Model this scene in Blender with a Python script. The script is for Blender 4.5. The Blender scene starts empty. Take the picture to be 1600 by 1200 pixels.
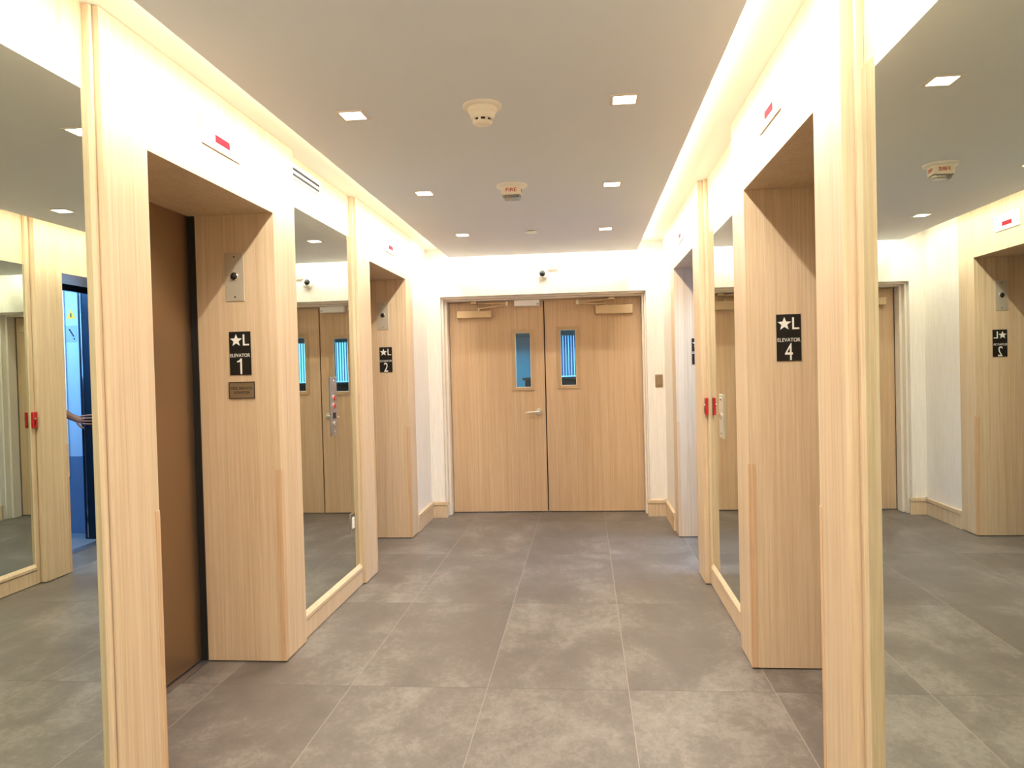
import bpy, bmesh, math, random
from mathutils import Vector, Matrix
random.seed(7)
S = bpy.context.scene
COL = S.collection

# ------------------------------------------------------------------ dimensions (metres)
F, YAW, PITCH, ROLL, CAMH = 1179.25, .0966, .0181, .0253, 1.3704
A, B = 1.4533, .7211                # portal faces: x = -A (left), x = B (right)
GL, GR = 1.486, .767                # mirror glass planes
ZT, ZH, DEP = 2.518, 2.145, .39
HC = 2.4133                         # underside of dropped ceiling
SL, SR, SB = -1.2111, .4882, 6.8191 # edges of dropped ceiling
YB, YD = 6.9965, 7.2347             # end wall, door leaves
XL, XR = -1.2936, .5364             # door leaves left / right
Y0 = -1.6                           # wall behind the camera

# ------------------------------------------------------------------ material helpers
def lin(c):
    return tuple(((v/255)/12.92 if v/255 <= .04045 else ((v/255+.055)/1.055)**2.4) for v in c) + (1,)
def newmat(name):
    m = bpy.data.materials.new(name); m.use_nodes = True
    nt = m.node_tree; b = nt.nodes['Principled BSDF']
    return m, nt, b
def plain(name, rgb, rough=.5, metal=0, spec=.5, emit=None, estr=0, coat=0):
    m, nt, b = newmat(name)
    b.inputs['Base Color'].default_value = lin(rgb)
    b.inputs['Roughness'].default_value = rough
    b.inputs['Metallic'].default_value = metal
    b.inputs['Specular IOR Level'].default_value = spec
    b.inputs['Coat Weight'].default_value = coat
    # faint surface mottling so nothing is perfectly uniform
    n = nt.nodes.new('ShaderNodeTexNoise'); n.inputs['Scale'].default_value = 40; n.inputs['Detail'].default_value = 3
    g = nt.nodes.new('ShaderNodeNewGeometry'); nt.links.new(g.outputs['Position'], n.inputs['Vector'])
    r = nt.nodes.new('ShaderNodeMapRange'); r.inputs['To Min'].default_value = max(0, rough-.012); r.inputs['To Max'].default_value = min(1, rough+.012)
    nt.links.new(n.outputs['Fac'], r.inputs['Value']); nt.links.new(r.outputs['Result'], b.inputs['Roughness'])
    if emit:
        b.inputs['Emission Color'].default_value = lin(emit); b.inputs['Emission Strength'].default_value = estr
    return m
def scaled_noise(nt, scale, sc=1, detail=5, rough=.6, dist=0):
    g = nt.nodes.new('ShaderNodeNewGeometry'); mp = nt.nodes.new('ShaderNodeMapping')
    mp.inputs['Scale'].default_value = scale
    nt.links.new(g.outputs['Position'], mp.inputs['Vector'])
    n = nt.nodes.new('ShaderNodeTexNoise'); n.inputs['Scale'].default_value = sc
    n.inputs['Detail'].default_value = detail; n.inputs['Roughness'].default_value = rough; n.inputs['Distortion'].default_value = dist
    nt.links.new(mp.outputs['Vector'], n.inputs['Vector'])
    return n
def ramp(nt, fac, stops):
    r = nt.nodes.new('ShaderNodeValToRGB')
    while len(r.color_ramp.elements) < len(stops): r.color_ramp.elements.new(.5)
    for e, (p, c) in zip(r.color_ramp.elements, stops): e.position = p; e.color = c
    nt.links.new(fac, r.inputs['Fac']); return r
def mixc(nt, mode, fac, a, b):
    m = nt.nodes.new('ShaderNodeMix'); m.data_type = 'RGBA'; m.blend_type = mode
    if isinstance(fac, (int, float)): m.inputs[0].default_value = fac
    else: nt.links.new(fac, m.inputs[0])
    for s, k in ((a, 6), (b, 7)):
        if isinstance(s, tuple): m.inputs[k].default_value = s
        else: nt.links.new(s, m.inputs[k])
    return m.outputs[2]
def wood(name, dark, mid, light, rough=.42):
    m, nt, b = newmat(name)
    broad = scaled_noise(nt, (9, 9, .35), 1, 3, .5, .4)
    grain = scaled_noise(nt, (70, 70, 1.1), 1, 6, .62, .25)
    fine = scaled_noise(nt, (330, 330, 6), 1, 3, .6)
    c1 = ramp(nt, grain.outputs['Fac'], [(.3, lin(dark)), (.5, lin(mid)), (.72, lin(light))]).outputs['Color']
    c2 = ramp(nt, fine.outputs['Fac'], [(.33, (.78, .76, .73, 1)), (.55, (1, 1, 1, 1))]).outputs['Color']
    c3 = ramp(nt, broad.outputs['Fac'], [(.3, (.93, .9, .86, 1)), (.7, (1.0, 1.0, 1.0, 1))]).outputs['Color']
    c = mixc(nt, 'MULTIPLY', .45, c1, c2); c = mixc(nt, 'MULTIPLY', .9, c, c3)
    nt.links.new(c, b.inputs['Base Color']); b.inputs['Roughness'].default_value = rough
    b.inputs['Specular IOR Level'].default_value = .35
    bp = nt.nodes.new('ShaderNodeBump'); bp.inputs['Strength'].default_value = .12; bp.inputs['Distance'].default_value = .002
    nt.links.new(fine.outputs['Fac'], bp.inputs['Height']); nt.links.new(bp.outputs['Normal'], b.inputs['Normal'])
    return m

M = {}
M['wood'] = wood('oak_veneer', (199, 173, 141), (212, 188, 157), (222, 201, 172))
M['door_wood'] = wood('door_veneer', (194, 162, 126), (204, 173, 138), (213, 184, 150), .45)
M['guard'] = wood('corner_guard_veneer', (196, 160, 124), (208, 174, 138), (218, 188, 154), .5)

def tile_material():
    m, nt, b = newmat('stone_tile')
    N = nt.nodes; L = nt.links
    g = N.new('ShaderNodeNewGeometry'); sep = N.new('ShaderNodeSeparateXYZ'); L.new(g.outputs['Position'], sep.inputs[0])
    def math_(op, a, bv=None, c=None):
        n = N.new('ShaderNodeMath'); n.operation = op
        for i, v in enumerate((a, bv, c)):
            if v is None: continue
            if isinstance(v, (int, float)): n.inputs[i].default_value = v
            else: L.new(v, n.inputs[i])
        return n.outputs[0]
    tx = math_('DIVIDE', math_('ADD', sep.outputs['X'], .451+.605*10), .605)
    ty = math_('DIVIDE', math_('ADD', sep.outputs['Y'], -3.212+1.183*10), 1.183)
    fx, fy = math_('FRACT', tx), math_('FRACT', ty)
    ix, iy = math_('FLOOR', tx), math_('FLOOR', ty)
    ex = math_('MULTIPLY', math_('MINIMUM', fx, math_('SUBTRACT', 1, fx)), .605)
    ey = math_('MULTIPLY', math_('MINIMUM', fy, math_('SUBTRACT', 1, fy)), 1.183)
    e = math_('MINIMUM', ex, ey)
    grout = math_('LESS_THAN', e, .0019)
    gl_ = math_('LESS_THAN', ex, ey)
    cid = N.new('ShaderNodeCombineXYZ'); L.new(ix, cid.inputs[0]); L.new(iy, cid.inputs[1])
    wn = N.new('ShaderNodeTexWhiteNoise'); wn.noise_dimensions = '3D'; L.new(cid.outputs[0], wn.inputs['Vector'])
    vs = N.new('ShaderNodeVectorMath'); vs.operation = 'SCALE'; vs.inputs['Scale'].default_value = 37.0; L.new(wn.outputs['Color'], vs.inputs[0])
    va = N.new('ShaderNodeVectorMath'); va.operation = 'ADD'; L.new(g.outputs['Position'], va.inputs[0]); L.new(vs.outputs[0], va.inputs[1])
    def nz(scale, det, ro, dist, stretch=(1, 1, 1)):
        mp = N.new('ShaderNodeMapping'); mp.inputs['Scale'].default_value = stretch; L.new(va.outputs[0], mp.inputs['Vector'])
        n = N.new('ShaderNodeTexNoise'); n.inputs['Scale'].default_value = scale; n.inputs['Detail'].default_value = det
        n.inputs['Roughness'].default_value = ro; n.inputs['Distortion'].default_value = dist; L.new(mp.outputs[0], n.inputs['Vector']); return n.outputs['Fac']
    cloud = nz(1.9, 12, .74, .25, (1.25, .85, 1)); speck = nz(30, 9, .8, .6, (1.2, .9, 1)); fine = nz(150, 3, .6, 0)
    f1 = math_('ADD', math_('MULTIPLY', cloud, .64), math_('MULTIPLY', speck, .36))
    f2 = math_('ADD', f1, math_('MULTIPLY', math_('SUBTRACT', nz(1.1, 3, .5, .2), .5), .16))
    c = ramp(nt, f2, [(.36, lin((89, 81, 74))), (.46, lin((98, 90, 83))), (.51, lin((105, 97, 90))), (.54, lin((115, 107, 100))), (.60, lin((125, 118, 111))), (.70, lin((144, 138, 131)))]).outputs['Color']
    c2 = ramp(nt, fine, [(.3, (.86, .86, .86, 1)), (.6, (1, 1, 1, 1))]).outputs['Color']
    c = mixc(nt, 'MULTIPLY', .6, c, c2)
    tint = ramp(nt, wn.outputs['Value'], [(0, (.93, .93, .93, 1)), (1, (1, 1, 1, 1))]).outputs['Color']
    c = mixc(nt, 'MULTIPLY', 1, c, tint)
    c = mixc(nt, 'MIX', grout, c, mixc(nt, 'MIX', gl_, lin((74, 66, 60)), lin((132, 122, 113))))
    L.new(c, b.inputs['Base Color'])
    r = N.new('ShaderNodeMapRange'); r.inputs['To Min'].default_value = .34; r.inputs['To Max'].default_value = .5
    L.new(speck, r.inputs['Value']); L.new(r.outputs[0], b.inputs['Roughness'])
    bp = N.new('ShaderNodeBump'); bp.inputs['Strength'].default_value = .35; bp.inputs['Distance'].default_value = .002
    hh = math_('SUBTRACT', math_('MULTIPLY', fine, .35), grout)
    L.new(hh, bp.inputs['Height']); L.new(bp.outputs[0], b.inputs['Normal'])
    b.inputs['Specular IOR Level'].default_value = .4
    return m
M['tile'] = tile_material()

def wallpaper():
    m, nt, b = newmat('woven_wallcovering')
    n = scaled_noise(nt, (160, 160, 5), 1, 4, .6); n2 = scaled_noise(nt, (5, 5, 30), 4, 3, .6)
    c = ramp(nt, n.outputs['Fac'], [(.3, lin((222, 213, 201))), (.6, lin((236, 229, 219)))]).outputs['Color']
    c2 = ramp(nt, n2.outputs['Fac'], [(.3, (.95, .95, .95, 1)), (.6, (1, 1, 1, 1))]).outputs['Color']
    nt.links.new(mixc(nt, 'MULTIPLY', .7, c, c2), b.inputs['Base Color']); b.inputs['Roughness'].default_value = .7
    bp = nt.nodes.new('ShaderNodeBump'); bp.inputs['Strength'].default_value = .05; bp.inputs['Distance'].default_value = .001
    nt.links.new(n.outputs['Fac'], bp.inputs['Height']); nt.links.new(bp.outputs[0], b.inputs['Normal'])
    return m
M['paper'] = wallpaper()
M['ceil'] = plain('ceiling_paint', (228, 231, 238), .8)
M['cove'] = plain('cove_paint', (244, 238, 222), .8)
M['frame'] = plain('frame_paint', (226, 214, 198), .45)
M['white'] = plain('white_plastic', (244, 240, 232), .35)
M['cream'] = plain('cream_plastic', (246, 238, 224), .4)
M['black'] = plain('black_plate', (18, 18, 16), .4)
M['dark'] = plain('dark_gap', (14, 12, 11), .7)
M['letter'] = plain('white_lettering', (238, 234, 226), .5)
M['brass'] = plain('bronze_plaque', (150, 132, 104), .4, .6)
M['brown'] = plain('brown_lettering', (60, 46, 34), .6)
M['satin'] = plain('satin_nickel', (204, 196, 178), .36, .45)
M['chrome'] = plain('bright_chrome', (225, 220, 212), .12, 1)
M['closer'] = plain('closer_paint', (190, 166, 132), .4, .5)
M['kit'] = plain('window_kit_paint', (186, 158, 120), .45, .2)
M['steel'] = plain('brushed_steel', (176, 172, 176), .3, .9)
M['bronze_door'] = plain('bronze_steel', (160, 134, 108), .36, .9)
for l_ in list(M['bronze_door'].node_tree.links):
    if l_.to_socket.name == 'Roughness': M['bronze_door'].node_tree.links.remove(l_)
M['switch'] = plain('bronze_switch', (146, 120, 90), .4, .3)
M['red'] = plain('red_plastic', (178, 14, 18), .25, coat=.4)
M['redtext'] = plain('red_lettering', (176, 70, 52), .5)
M['redled'] = plain('red_display', (70, 6, 12), .7, spec=.05, emit=(255, 60, 84), estr=.9)
M['plate'] = plain('indicator_plate', (236, 228, 214), .45, .1)
M['clear'] = None
M['blue_dark'] = plain('car_column_steel', (34, 52, 70), .28, .7)
M['car_panel'] = plain('car_wall_panel', (176, 200, 226), .38)
M['car_low'] = plain('car_wainscot', (96, 122, 160), .4)
M['car_floor'] = plain('car_floor_vinyl', (110, 118, 130), .35)
M['yellow'] = plain('yellow_sticker', (246, 180, 20), .5)
M['sticker'] = plain('grey_sticker', (150, 170, 196), .5)
M['blind'] = None
M['furn'] = plain('dark_furniture', (28, 32, 36), .5)
M['room'] = plain('office_paint', (110, 176, 200), .8)
M['skin'] = plain('skin', (138, 92, 72), .5)
M['lip'] = plain('lip', (120, 66, 58), .45)
M['nail'] = plain('nail_polish', (236, 228, 232), .25)
M['hair'] = plain('dark_hair', (24, 18, 15), .5)
M['shirt'] = plain('navy_cotton', (38, 48, 78), .85)
M['pants'] = plain('dark_cotton', (30, 31, 36), .85)
M['shoe'] = plain('black_leather', (18, 17, 17), .35)

def mirror_mat():
    m, nt, b = newmat('mirror_silver')
    b.inputs['Base Color'].default_value = (.68, .74, .68, 1); b.inputs['Metallic'].default_value = 1
    b.inputs['Roughness'].default_value = 0.0
    return m
M['mirror'] = mirror_mat()
def glass_mat(name, tint):
    m, nt, b = newmat(name)
    tr = nt.nodes.new('ShaderNodeBsdfTransparent'); tr.inputs[0].default_value = tint
    gl = nt.nodes.new('ShaderNodeBsdfGlossy'); gl.inputs['Roughness'].default_value = .03
    fr = nt.nodes.new('ShaderNodeFresnel'); fr.inputs[0].default_value = 1.45
    mx = nt.nodes.new('ShaderNodeMixShader'); nt.links.new(fr.outputs[0], mx.inputs[0])
    nt.links.new(tr.outputs[0], mx.inputs[1]); nt.links.new(gl.outputs[0], mx.inputs[2])
    nt.links.new(mx.outputs[0], nt.nodes['Material Output'].inputs['Surface'])
    return m
M['glass'] = glass_mat('door_glass', (.72, .86, .9, 1))
M['clear'] = glass_mat('strobe_lens', (.92, .92, .9, 1))
def blind_mat():
    m, nt, b = newmat('blind_vinyl')
    d = nt.nodes.new('ShaderNodeBsdfDiffuse'); d.inputs[0].default_value = lin((190, 200, 220))
    t = nt.nodes.new('ShaderNodeBsdfTranslucent'); t.inputs[0].default_value = lin((170, 190, 225))
    mx = nt.nodes.new('ShaderNodeMixShader'); mx.inputs[0].default_value = .7
    nt.links.new(d.outputs[0], mx.inputs[1]); nt.links.new(t.outputs[0], mx.inputs[2])
    nt.links.new(mx.outputs[0], nt.nodes['Material Output'].inputs['Surface'])
    return m
M['blind'] = blind_mat()
def emit_mat(name, rgb, s):
    m, nt, b = newmat(name)
    e = nt.nodes.new('ShaderNodeEmission'); e.inputs[0].default_value = lin(rgb); e.inputs[1].default_value = s
    nt.links.new(e.outputs[0], nt.nodes['Material Output'].inputs['Surface']); return m
M['lens'] = emit_mat('lamp_lens', (255, 246, 232), 14)
M['led'] = emit_mat('led_tape', (255, 226, 170), 4)
M['carlight'] = emit_mat('car_light_lens', (200, 226, 255), 8)
M['sky'] = emit_mat('daylight', (165, 214, 250), 4.5)

# ------------------------------------------------------------------ geometry helpers
class Fr:
    """local frame: u to the viewer's right, v up, w out of the surface"""
    def __init__(s, o, u=(1, 0, 0), v=(0, 0, 1)):
        s.o = Vector(o); s.u = Vector(u); s.v = Vector(v); s.w = s.u.cross(s.v)
    def __call__(s, p): return s.o + s.u*p[0] + s.v*p[1] + s.w*p[2]
WORLD = Fr((0, 0, 0), (1, 0, 0), (0, 1, 0))
def front(x, y, z): return Fr((x, y, z))                       # surface that faces -y
def left(x, y, z): return Fr((x, y, z), (0, 1, 0))             # left wall, faces +x
def right(x, y, z): return Fr((x, y, z), (0, -1, 0))           # right wall, faces -x
def under(x, y, z): return Fr((x, y, z), (1, 0, 0), (0, -1, 0)) # ceiling, w points down

class MB:
    def __init__(s, fr=WORLD): s.v = []; s.f = []; s.fr = fr
    def add(s, vs, fs):
        n = len(s.v); s.v += [s.fr(p) for p in vs]; s.f += [tuple(i+n for i in f) for f in fs]; return s
    def box(s, x0, x1, y0, y1, z0, z1):
        x0, x1 = min(x0, x1), max(x0, x1); y0, y1 = min(y0, y1), max(y0, y1); z0, z1 = min(z0, z1), max(z0, z1)
        return s.add([(x0, y0, z0), (x1, y0, z0), (x1, y1, z0), (x0, y1, z0), (x0, y0, z1), (x1, y0, z1), (x1, y1, z1), (x0, y1, z1)],
              [(0, 3, 2, 1), (4, 5, 6, 7), (0, 1, 5, 4), (1, 2, 6, 5), (2, 3, 7, 6), (3, 0, 4, 7)])
    def prism(s, pts, w0, w1):
        n = len(pts)
        vs = [(x, y, w0) for x, y in pts] + [(x, y, w1) for x, y in pts]
        return s.add(vs, [tuple(range(n-1, -1, -1)), tuple(range(n, 2*n))] + [(i, (i+1) % n, n+(i+1) % n, n+i) for i in range(n)])
    def lathe(s, prof, c=(0, 0), seg=32):
        """profile [(r, w)] revolved about the w axis"""
        vs, fs = [], []
        for r, w in prof:
            for k in range(seg):
                t = 2*math.pi*k/seg; vs.append((c[0]+r*math.cos(t), c[1]+r*math.sin(t), w))
        for i in range(len(prof)-1):
            for k in range(seg):
                k2 = (k+1) % seg
                fs.append((i*seg+k, i*seg+k2, (i+1)*seg+k2, (i+1)*seg+k))
        fs.append(tuple(range(seg-1, -1, -1))); fs.append(tuple((len(prof)-1)*seg+k for k in range(seg)))
        return s.add(vs, fs)
    def tube(s, path, r, seg=10):
        path = [Vector(p) for p in path]; rs = r if isinstance(r, (list, tuple)) else [r]*len(path)
        vs, fs = [], []
        up = Vector((0.13, .21, .97))
        for i, p in enumerate(path):
            d = (path[min(i+1, len(path)-1)] - path[max(i-1, 0)]).normalized()
            a = d.cross(up).normalized(); b = d.cross(a)
            for k in range(seg):
                t = 2*math.pi*k/seg; vs.append(p + a*math.cos(t)*rs[i] + b*math.sin(t)*rs[i])
        for i in range(len(path)-1):
            for k in range(seg):
                k2 = (k+1) % seg; fs.append((i*seg+k, i*seg+k2, (i+1)*seg+k2, (i+1)*seg+k))
        fs.append(tuple(range(seg-1, -1, -1))); fs.append(tuple((len(path)-1)*seg+k for k in range(seg)))
        return s.add([tuple(v) for v in vs], fs)
    def cyl(s, c, r, w0, w1, seg=24): return s.lathe([(r, w0), (r, w1)], c, seg)

def link(name, me, mat, parent, bevel=0, smooth=False):
    o = bpy.data.objects.new(name, me); COL.objects.link(o)
    if mat: me.materials.append(mat)
    if parent:
        o.parent = parent
    if smooth:
        me.shade_smooth()
        me.set_sharp_from_angle(angle=math.radians(38))
    if bevel:
        bm = o.modifiers.new('bevel', 'BEVEL'); bm.width = bevel; bm.segments = 2; bm.limit_method = 'ANGLE'; bm.angle_limit = .6
    return o
def wloc(o):
    l = Vector((0, 0, 0))
    while o: l += o.location; o = o.parent
    return l
def build(name, mb, mat, parent=None, bevel=0, smooth=False, origin=None):
    base = wloc(parent) if parent else Vector(origin or (0, 0, 0))
    me = bpy.data.meshes.new(name)
    me.from_pydata([tuple(Vector(v)-base) for v in mb.v], [], mb.f)
    bm = bmesh.new(); bm.from_mesh(me); bmesh.ops.recalc_face_normals(bm, faces=bm.faces[:]); bm.to_mesh(me); bm.free()
    o = link(name, me, mat, parent, bevel, smooth)
    if not parent and origin: o.location = origin
    return o
def thing(name, label, cat, loc, group=None):
    o = bpy.data.objects.new(name, None); COL.objects.link(o); o.location = loc
    o.empty_display_size = .05
    o['label'] = label; o['category'] = cat
    if group: o['group'] = group
    return o
def tag(o, label, cat, group=None):
    o['label'] = label; o['category'] = cat
    if group: o['group'] = group
    return o
def struct(name, mb, mat, parent=None, label=None, cat=None, **k):
    o = build(name, mb, mat, parent, **k)
    if not parent: o['kind'] = 'structure'
    if label: o['label'] = label; o['category'] = cat
    return o
def text_part(name, body, fr, cx, cy, height, width, depth, mat, parent, bold=0):
    cu = bpy.data.curves.new(name, 'FONT'); cu.body = body; cu.size = 1; cu.extrude = .001; cu.offset = bold; cu.resolution_u = 3
    t = bpy.data.objects.new(name, cu); COL.objects.link(t)
    dg = bpy.context.evaluated_depsgraph_get(); dg.update()
    me = bpy.data.meshes.new_from_object(t.evaluated_get(dg))
    bpy.data.objects.remove(t); bpy.data.curves.remove(cu)
    xs = [v.co.x for v in me.vertices]; ys = [v.co.y for v in me.vertices]; zs = [v.co.z for v in me.vertices]
    sx = width/(max(xs)-min(xs)); sy = height/(max(ys)-min(ys)); sz = depth/(max(zs)-min(zs))
    mx, my, mz = (max(xs)+min(xs))/2, (max(ys)+min(ys))/2, min(zs)
    base = wloc(parent)
    for v in me.vertices:
        v.co = fr((cx+(v.co.x-mx)*sx, cy+(v.co.y-my)*sy, (v.co.z-mz)*sz)) - base
    me.name = name; me.materials.clear()
    return link(name, me, mat, parent)

# ------------------------------------------------------------------ room shell
struct('floor', MB().box(-2.6, 3.0, Y0, 11.2, -.08, 0), M['tile'])
# dropped ceiling slab, with an upper cove ceiling above it
ceil = struct('ceiling', MB().box(SL, SR, Y0, SB, HC, HC+.03), M['ceil'])
struct('ceiling_cove', MB().box(-2.0, 1.2, Y0-.1, YB+.3, ZT, ZT+.06), M['cove'])
LY0, LY1 = Y0+.05, SB-.02
for nm, bx in (('cove_light', (SL-.016, SL-.001, LY0, LY1, HC+.036, HC+.05)), ('cove_light', (SR+.001, SR+.015, LY0, LY1, HC+.036, HC+.05)),
               ('cove_light', (SL+.05, SR-.05, SB+.001, SB+.018, HC+.036, HC+.05))):
    c = build(nm, MB().box(*bx), M['frame'], ceil, bevel=.002)

def side_wall(name, sgn, face, glass, en1, ef1, en2, ef2, pf2):
    """wall core behind portals and mirrors, pierced by the two lift openings"""
    xi = sgn*(glass+.009); xo = sgn*(face+DEP-.004); t = .027
    mb = MB()
    for a, b in ((Y0, en1-t), (ef1+t, en2-t), (ef2+t, pf2)):
        mb.box(xi, xo, a, b, 0, ZT)
    for a, b in ((en1-t, ef1+t), (en2-t, ef2+t)):
        mb.box(xi, xo, a, b, ZH+t, ZT)
    return struct(name, mb, M['wood'])
E1 = (2.433, 3.4665); E2 = (5.075, 6.120); E4 = (2.4288, 3.4571); E3 = (5.059, 6.1193)
P1 = (2.194, 3.733); P2 = (4.791, 6.357); P4 = (2.180, 3.716); P3 = (4.794, 6.356)
side_wall('wall_left', -1, A, GL, *E1, *E2, P2[1])
side_wall('wall_right', 1, B, GR, *E4, *E3, P3[1])
struct('wall_left_rear', MB().box(-1.467, -1.86, P2[1]+.001, YB+.3, 0, ZT), M['paper'])
struct('wall_right_rear', MB().box(.7282, 1.12, P3[1]+.001, YB+.3, 0, ZT), M['paper'])
OX0, OX1, OZ = -1.336, .570, 2.072
struct('wall_end', MB().box(-1.466, OX0, YB, YB+.3, 0, ZT-.001).box(OX1, .7275, YB, YB+.3, 0, ZT-.001).box(OX0, OX1, YB, YB+.3, OZ, ZT-.001), M['paper'])
struct('wall_behind', MB().box(-2.0, 1.2, Y0-.1, Y0, 0, ZT), M['paper'])  # unseen wall added to close the room so light bounces

mb = MB()
mb.box(-1.467, -1.447, P2[1]+.001, YB, 0, .114).box(-1.467, -1.441, P2[1]+.001, YB, .119, .150)
mb.box(-1.467, -1.312, YB-.020, YB, 0, .114).box(-1.467, -1.306, YB-.026, YB, .119, .150)
mb.box(-1.467, -1.45, P2[1]+.001, YB, .11, .12).box(-1.467, -1.316, YB-.016, YB, .11, .12)
struct('baseboard_left', mb, M['wood'], bevel=.002)
mb = MB()
mb.box(.7282, .7082, P3[1]+.001, YB, 0, .114).box(.7282, .7022, P3[1]+.001, YB, .119, .150)
mb.box(.549, .7282, YB-.020, YB, 0, .114).box(.543, .7282, YB-.026, YB, .119, .150)
mb.box(.7282, .7122, P3[1]+.001, YB, .11, .12).box(.553, .7282, YB-.016, YB, .11, .12)
struct('baseboard_right', mb, M['wood'], bevel=.002)

# ------------------------------------------------------------------ end doors
mb = MB()   # stepped hollow-metal frame
for (x0, x1, x2, x3) in ((OX0, OX0+.018, XL-.003, XL+.012), (OX1, OX1-.014, XR+.003, XR-.012)):
    mb.box(x0, x1, YB+.055, YB+.30, 0, 2.054)
    mb.box(x1, x2, YB+.12, YB+.225, 0, 2.039)
    mb.box(x1, x3, YD+.047, YB+.30, 0, 2.024)  # stop added behind the leaf to block light leaking at the hinges
mb.box(OX0, OX1, YB+.055, YB+.30, 2.054, OZ)
mb.box(OX0+.018, OX1-.014, YB+.12, YB+.225, 2.039, 2.054)
mb.box(OX0+.018, OX1-.014, YD+.047, YB+.30, 2.024, 2.054)
struct('trim_1', mb, M['frame'], label='pale painted metal frame around the double doors', cat='door frame', bevel=.002)

def leaf(name, x0, x1, wx0, wx1, wz0, wz1, label, chip=False):
    g = .014  # kit inset
    ax0, ax1, az0, az1 = wx0+.012, wx1-.012, wz0+.012, wz1-.012
    mb = MB()
    y0, y1 = YD, YD+.044
    zb, zt = .008, 2.036
    mb.box(x0, ax0, y0, y1, zb, zt).box(ax1, x1, y0, y1, zb, zt).box(ax0, ax1, y0, y1, zb, az0).box(ax0, ax1, y0, y1, az1, zt)
    d = struct(name, mb, M['door_wood'], label=label, cat='door')
    k = MB()
    w = .032
    for yy, s in ((y0, -1), (y1, 1)):
        a, b = yy, yy+s*.008
        k.box(wx0, wx0+w, a, b, wz0, wz1).box(wx1-w, wx1, a, b, wz0, wz1).box(wx0+w, wx1-w, a, b, wz0, wz0+w).box(wx0+w, wx1-w, a, b, wz1-w, wz1)
    kit = build('window_frame', k, M['kit'], d, bevel=.0015); kit['label'] = 'tan metal vision-panel frame'
    st = MB(); q = .007
    for a, b in ((y0-.004, y0+.016), (y0+.026, y1+.004)):
        st.box(wx0+w-q, wx0+w+q*.4, a, b, wz0+w-q, wz1-w+q).box(wx1-w-q*.4, wx1-w+q, a, b, wz0+w-q, wz1-w+q)
        st.box(wx0+w, wx1-w, a, b, wz0+w-q, wz0+w+q*.4).box(wx0+w, wx1-w, a, b, wz1-w-q*.4, wz1-w+q)
    build('glazing_stop', st, M['white'], d)
    gl = build('window_pane', MB().box(wx0+w-.01, wx1-w+.01, y0+.018, y0+.024, wz0+w-.01, wz1-w+.01), M['glass'], d)
    gl['label'] = 'narrow glass vision panel'
    return d
XM = (XL+XR)/2
d1 = leaf('door_1', XL, XM-.005, -.692, -.482, 1.172, 1.760, 'left oak veneer door leaf with narrow window and lever handle')
d2 = leaf('door_2', XM+.006, XR, -.258, -.050, 1.182, 1.776, 'right oak veneer door leaf with narrow window and no handle')
fr = front(-.448, YD, .966)
h = build('door_handle', MB(fr).lathe([(.033, 0), (.033, .006), (.029, .011), (.013, .013), (.011, .05), (.012, .052)])
          .tube([(0, 0, .048), (-.012, 0, .055), (-.04, .0, .057), (-.10, -.004, .056), (-.125, -.012, .053)], [.011, .0105, .0095, .0085, .007], 12), M['satin'], d1, smooth=True)
h['label'] = 'satin nickel lever handle on round rose'

build('light_leak_strip', MB().box(XM-.03, XM+.03, YD+.0445, YD+.052, .01, 2.034), M['dark'], d2)  # dark strip added behind the gap to block leaking office light
# overhead closers
def closer(label, x0, x1, z0, z1, pivot, elbow, shoe, extra=None):
    t = thing('door_closer', label, 'door closer', ((x0+x1)/2, YD, z0), 'overhead closers on the double doors')
    b = build('body', MB().box(x0, x1, YD-.062, YD, z0, z1), M['closer'], t, bevel=.004)
    build('spindle', MB(Fr((pivot[0], YD-.03, z1), (1, 0, 0), (0, 1, 0))).cyl((0, 0), .012, 0, pivot[2]-z1+.006), M['satin'], t, smooth=True)
    build('arm', MB().tube([pivot, elbow], .009, 8), M['closer'], t, smooth=True)
    build('arm', MB().tube([(elbow[0], elbow[1], elbow[2]+.012), shoe], .007, 8), M['closer'], t, smooth=True)
    build('elbow_joint', MB(Fr((elbow[0], elbow[1], elbow[2]-.012), (1, 0, 0), (0, 1, 0))).cyl((0, 0), .013, 0, .036), M['satin'], t, smooth=True)
    build('shoe', MB().box(shoe[0]-.028, shoe[0]+.028, YB+.165, YB+.232, shoe[2]-.008, 2.038), M['closer'], t, bevel=.002)
    return t
closer('beige door closer on the left leaf, arm reaching right to the white box', -1.212, -.876, 1.881, 1.951, (-1.00, YD-.032, 1.968), (-.72, YD-.14, 1.995), (-1.045, YD-.045, 2.020))
closer('beige door closer on the right leaf, below the bare folded arm', .112, .462, 1.881, 1.966, (.215, YD-.032, 1.978), (-.055, YD-.14, 1.985), (.265, YD-.045, 2.022))
t = thing('sensor_box', 'white flat box under the frame head above the left leaf', 'door sensor', (-.53, YD-.05, 1.98))
build('housing', MB().box(-.655, -.413, YD-.075, YD-.011, 1.979, 2.037), M['white'], t, bevel=.004)
build('logo_plate', MB(front(-.43, YD-.075, 1.995)).box(-.012, .012, -.006, .006, 0, .001), M['sticker'], t)

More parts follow.
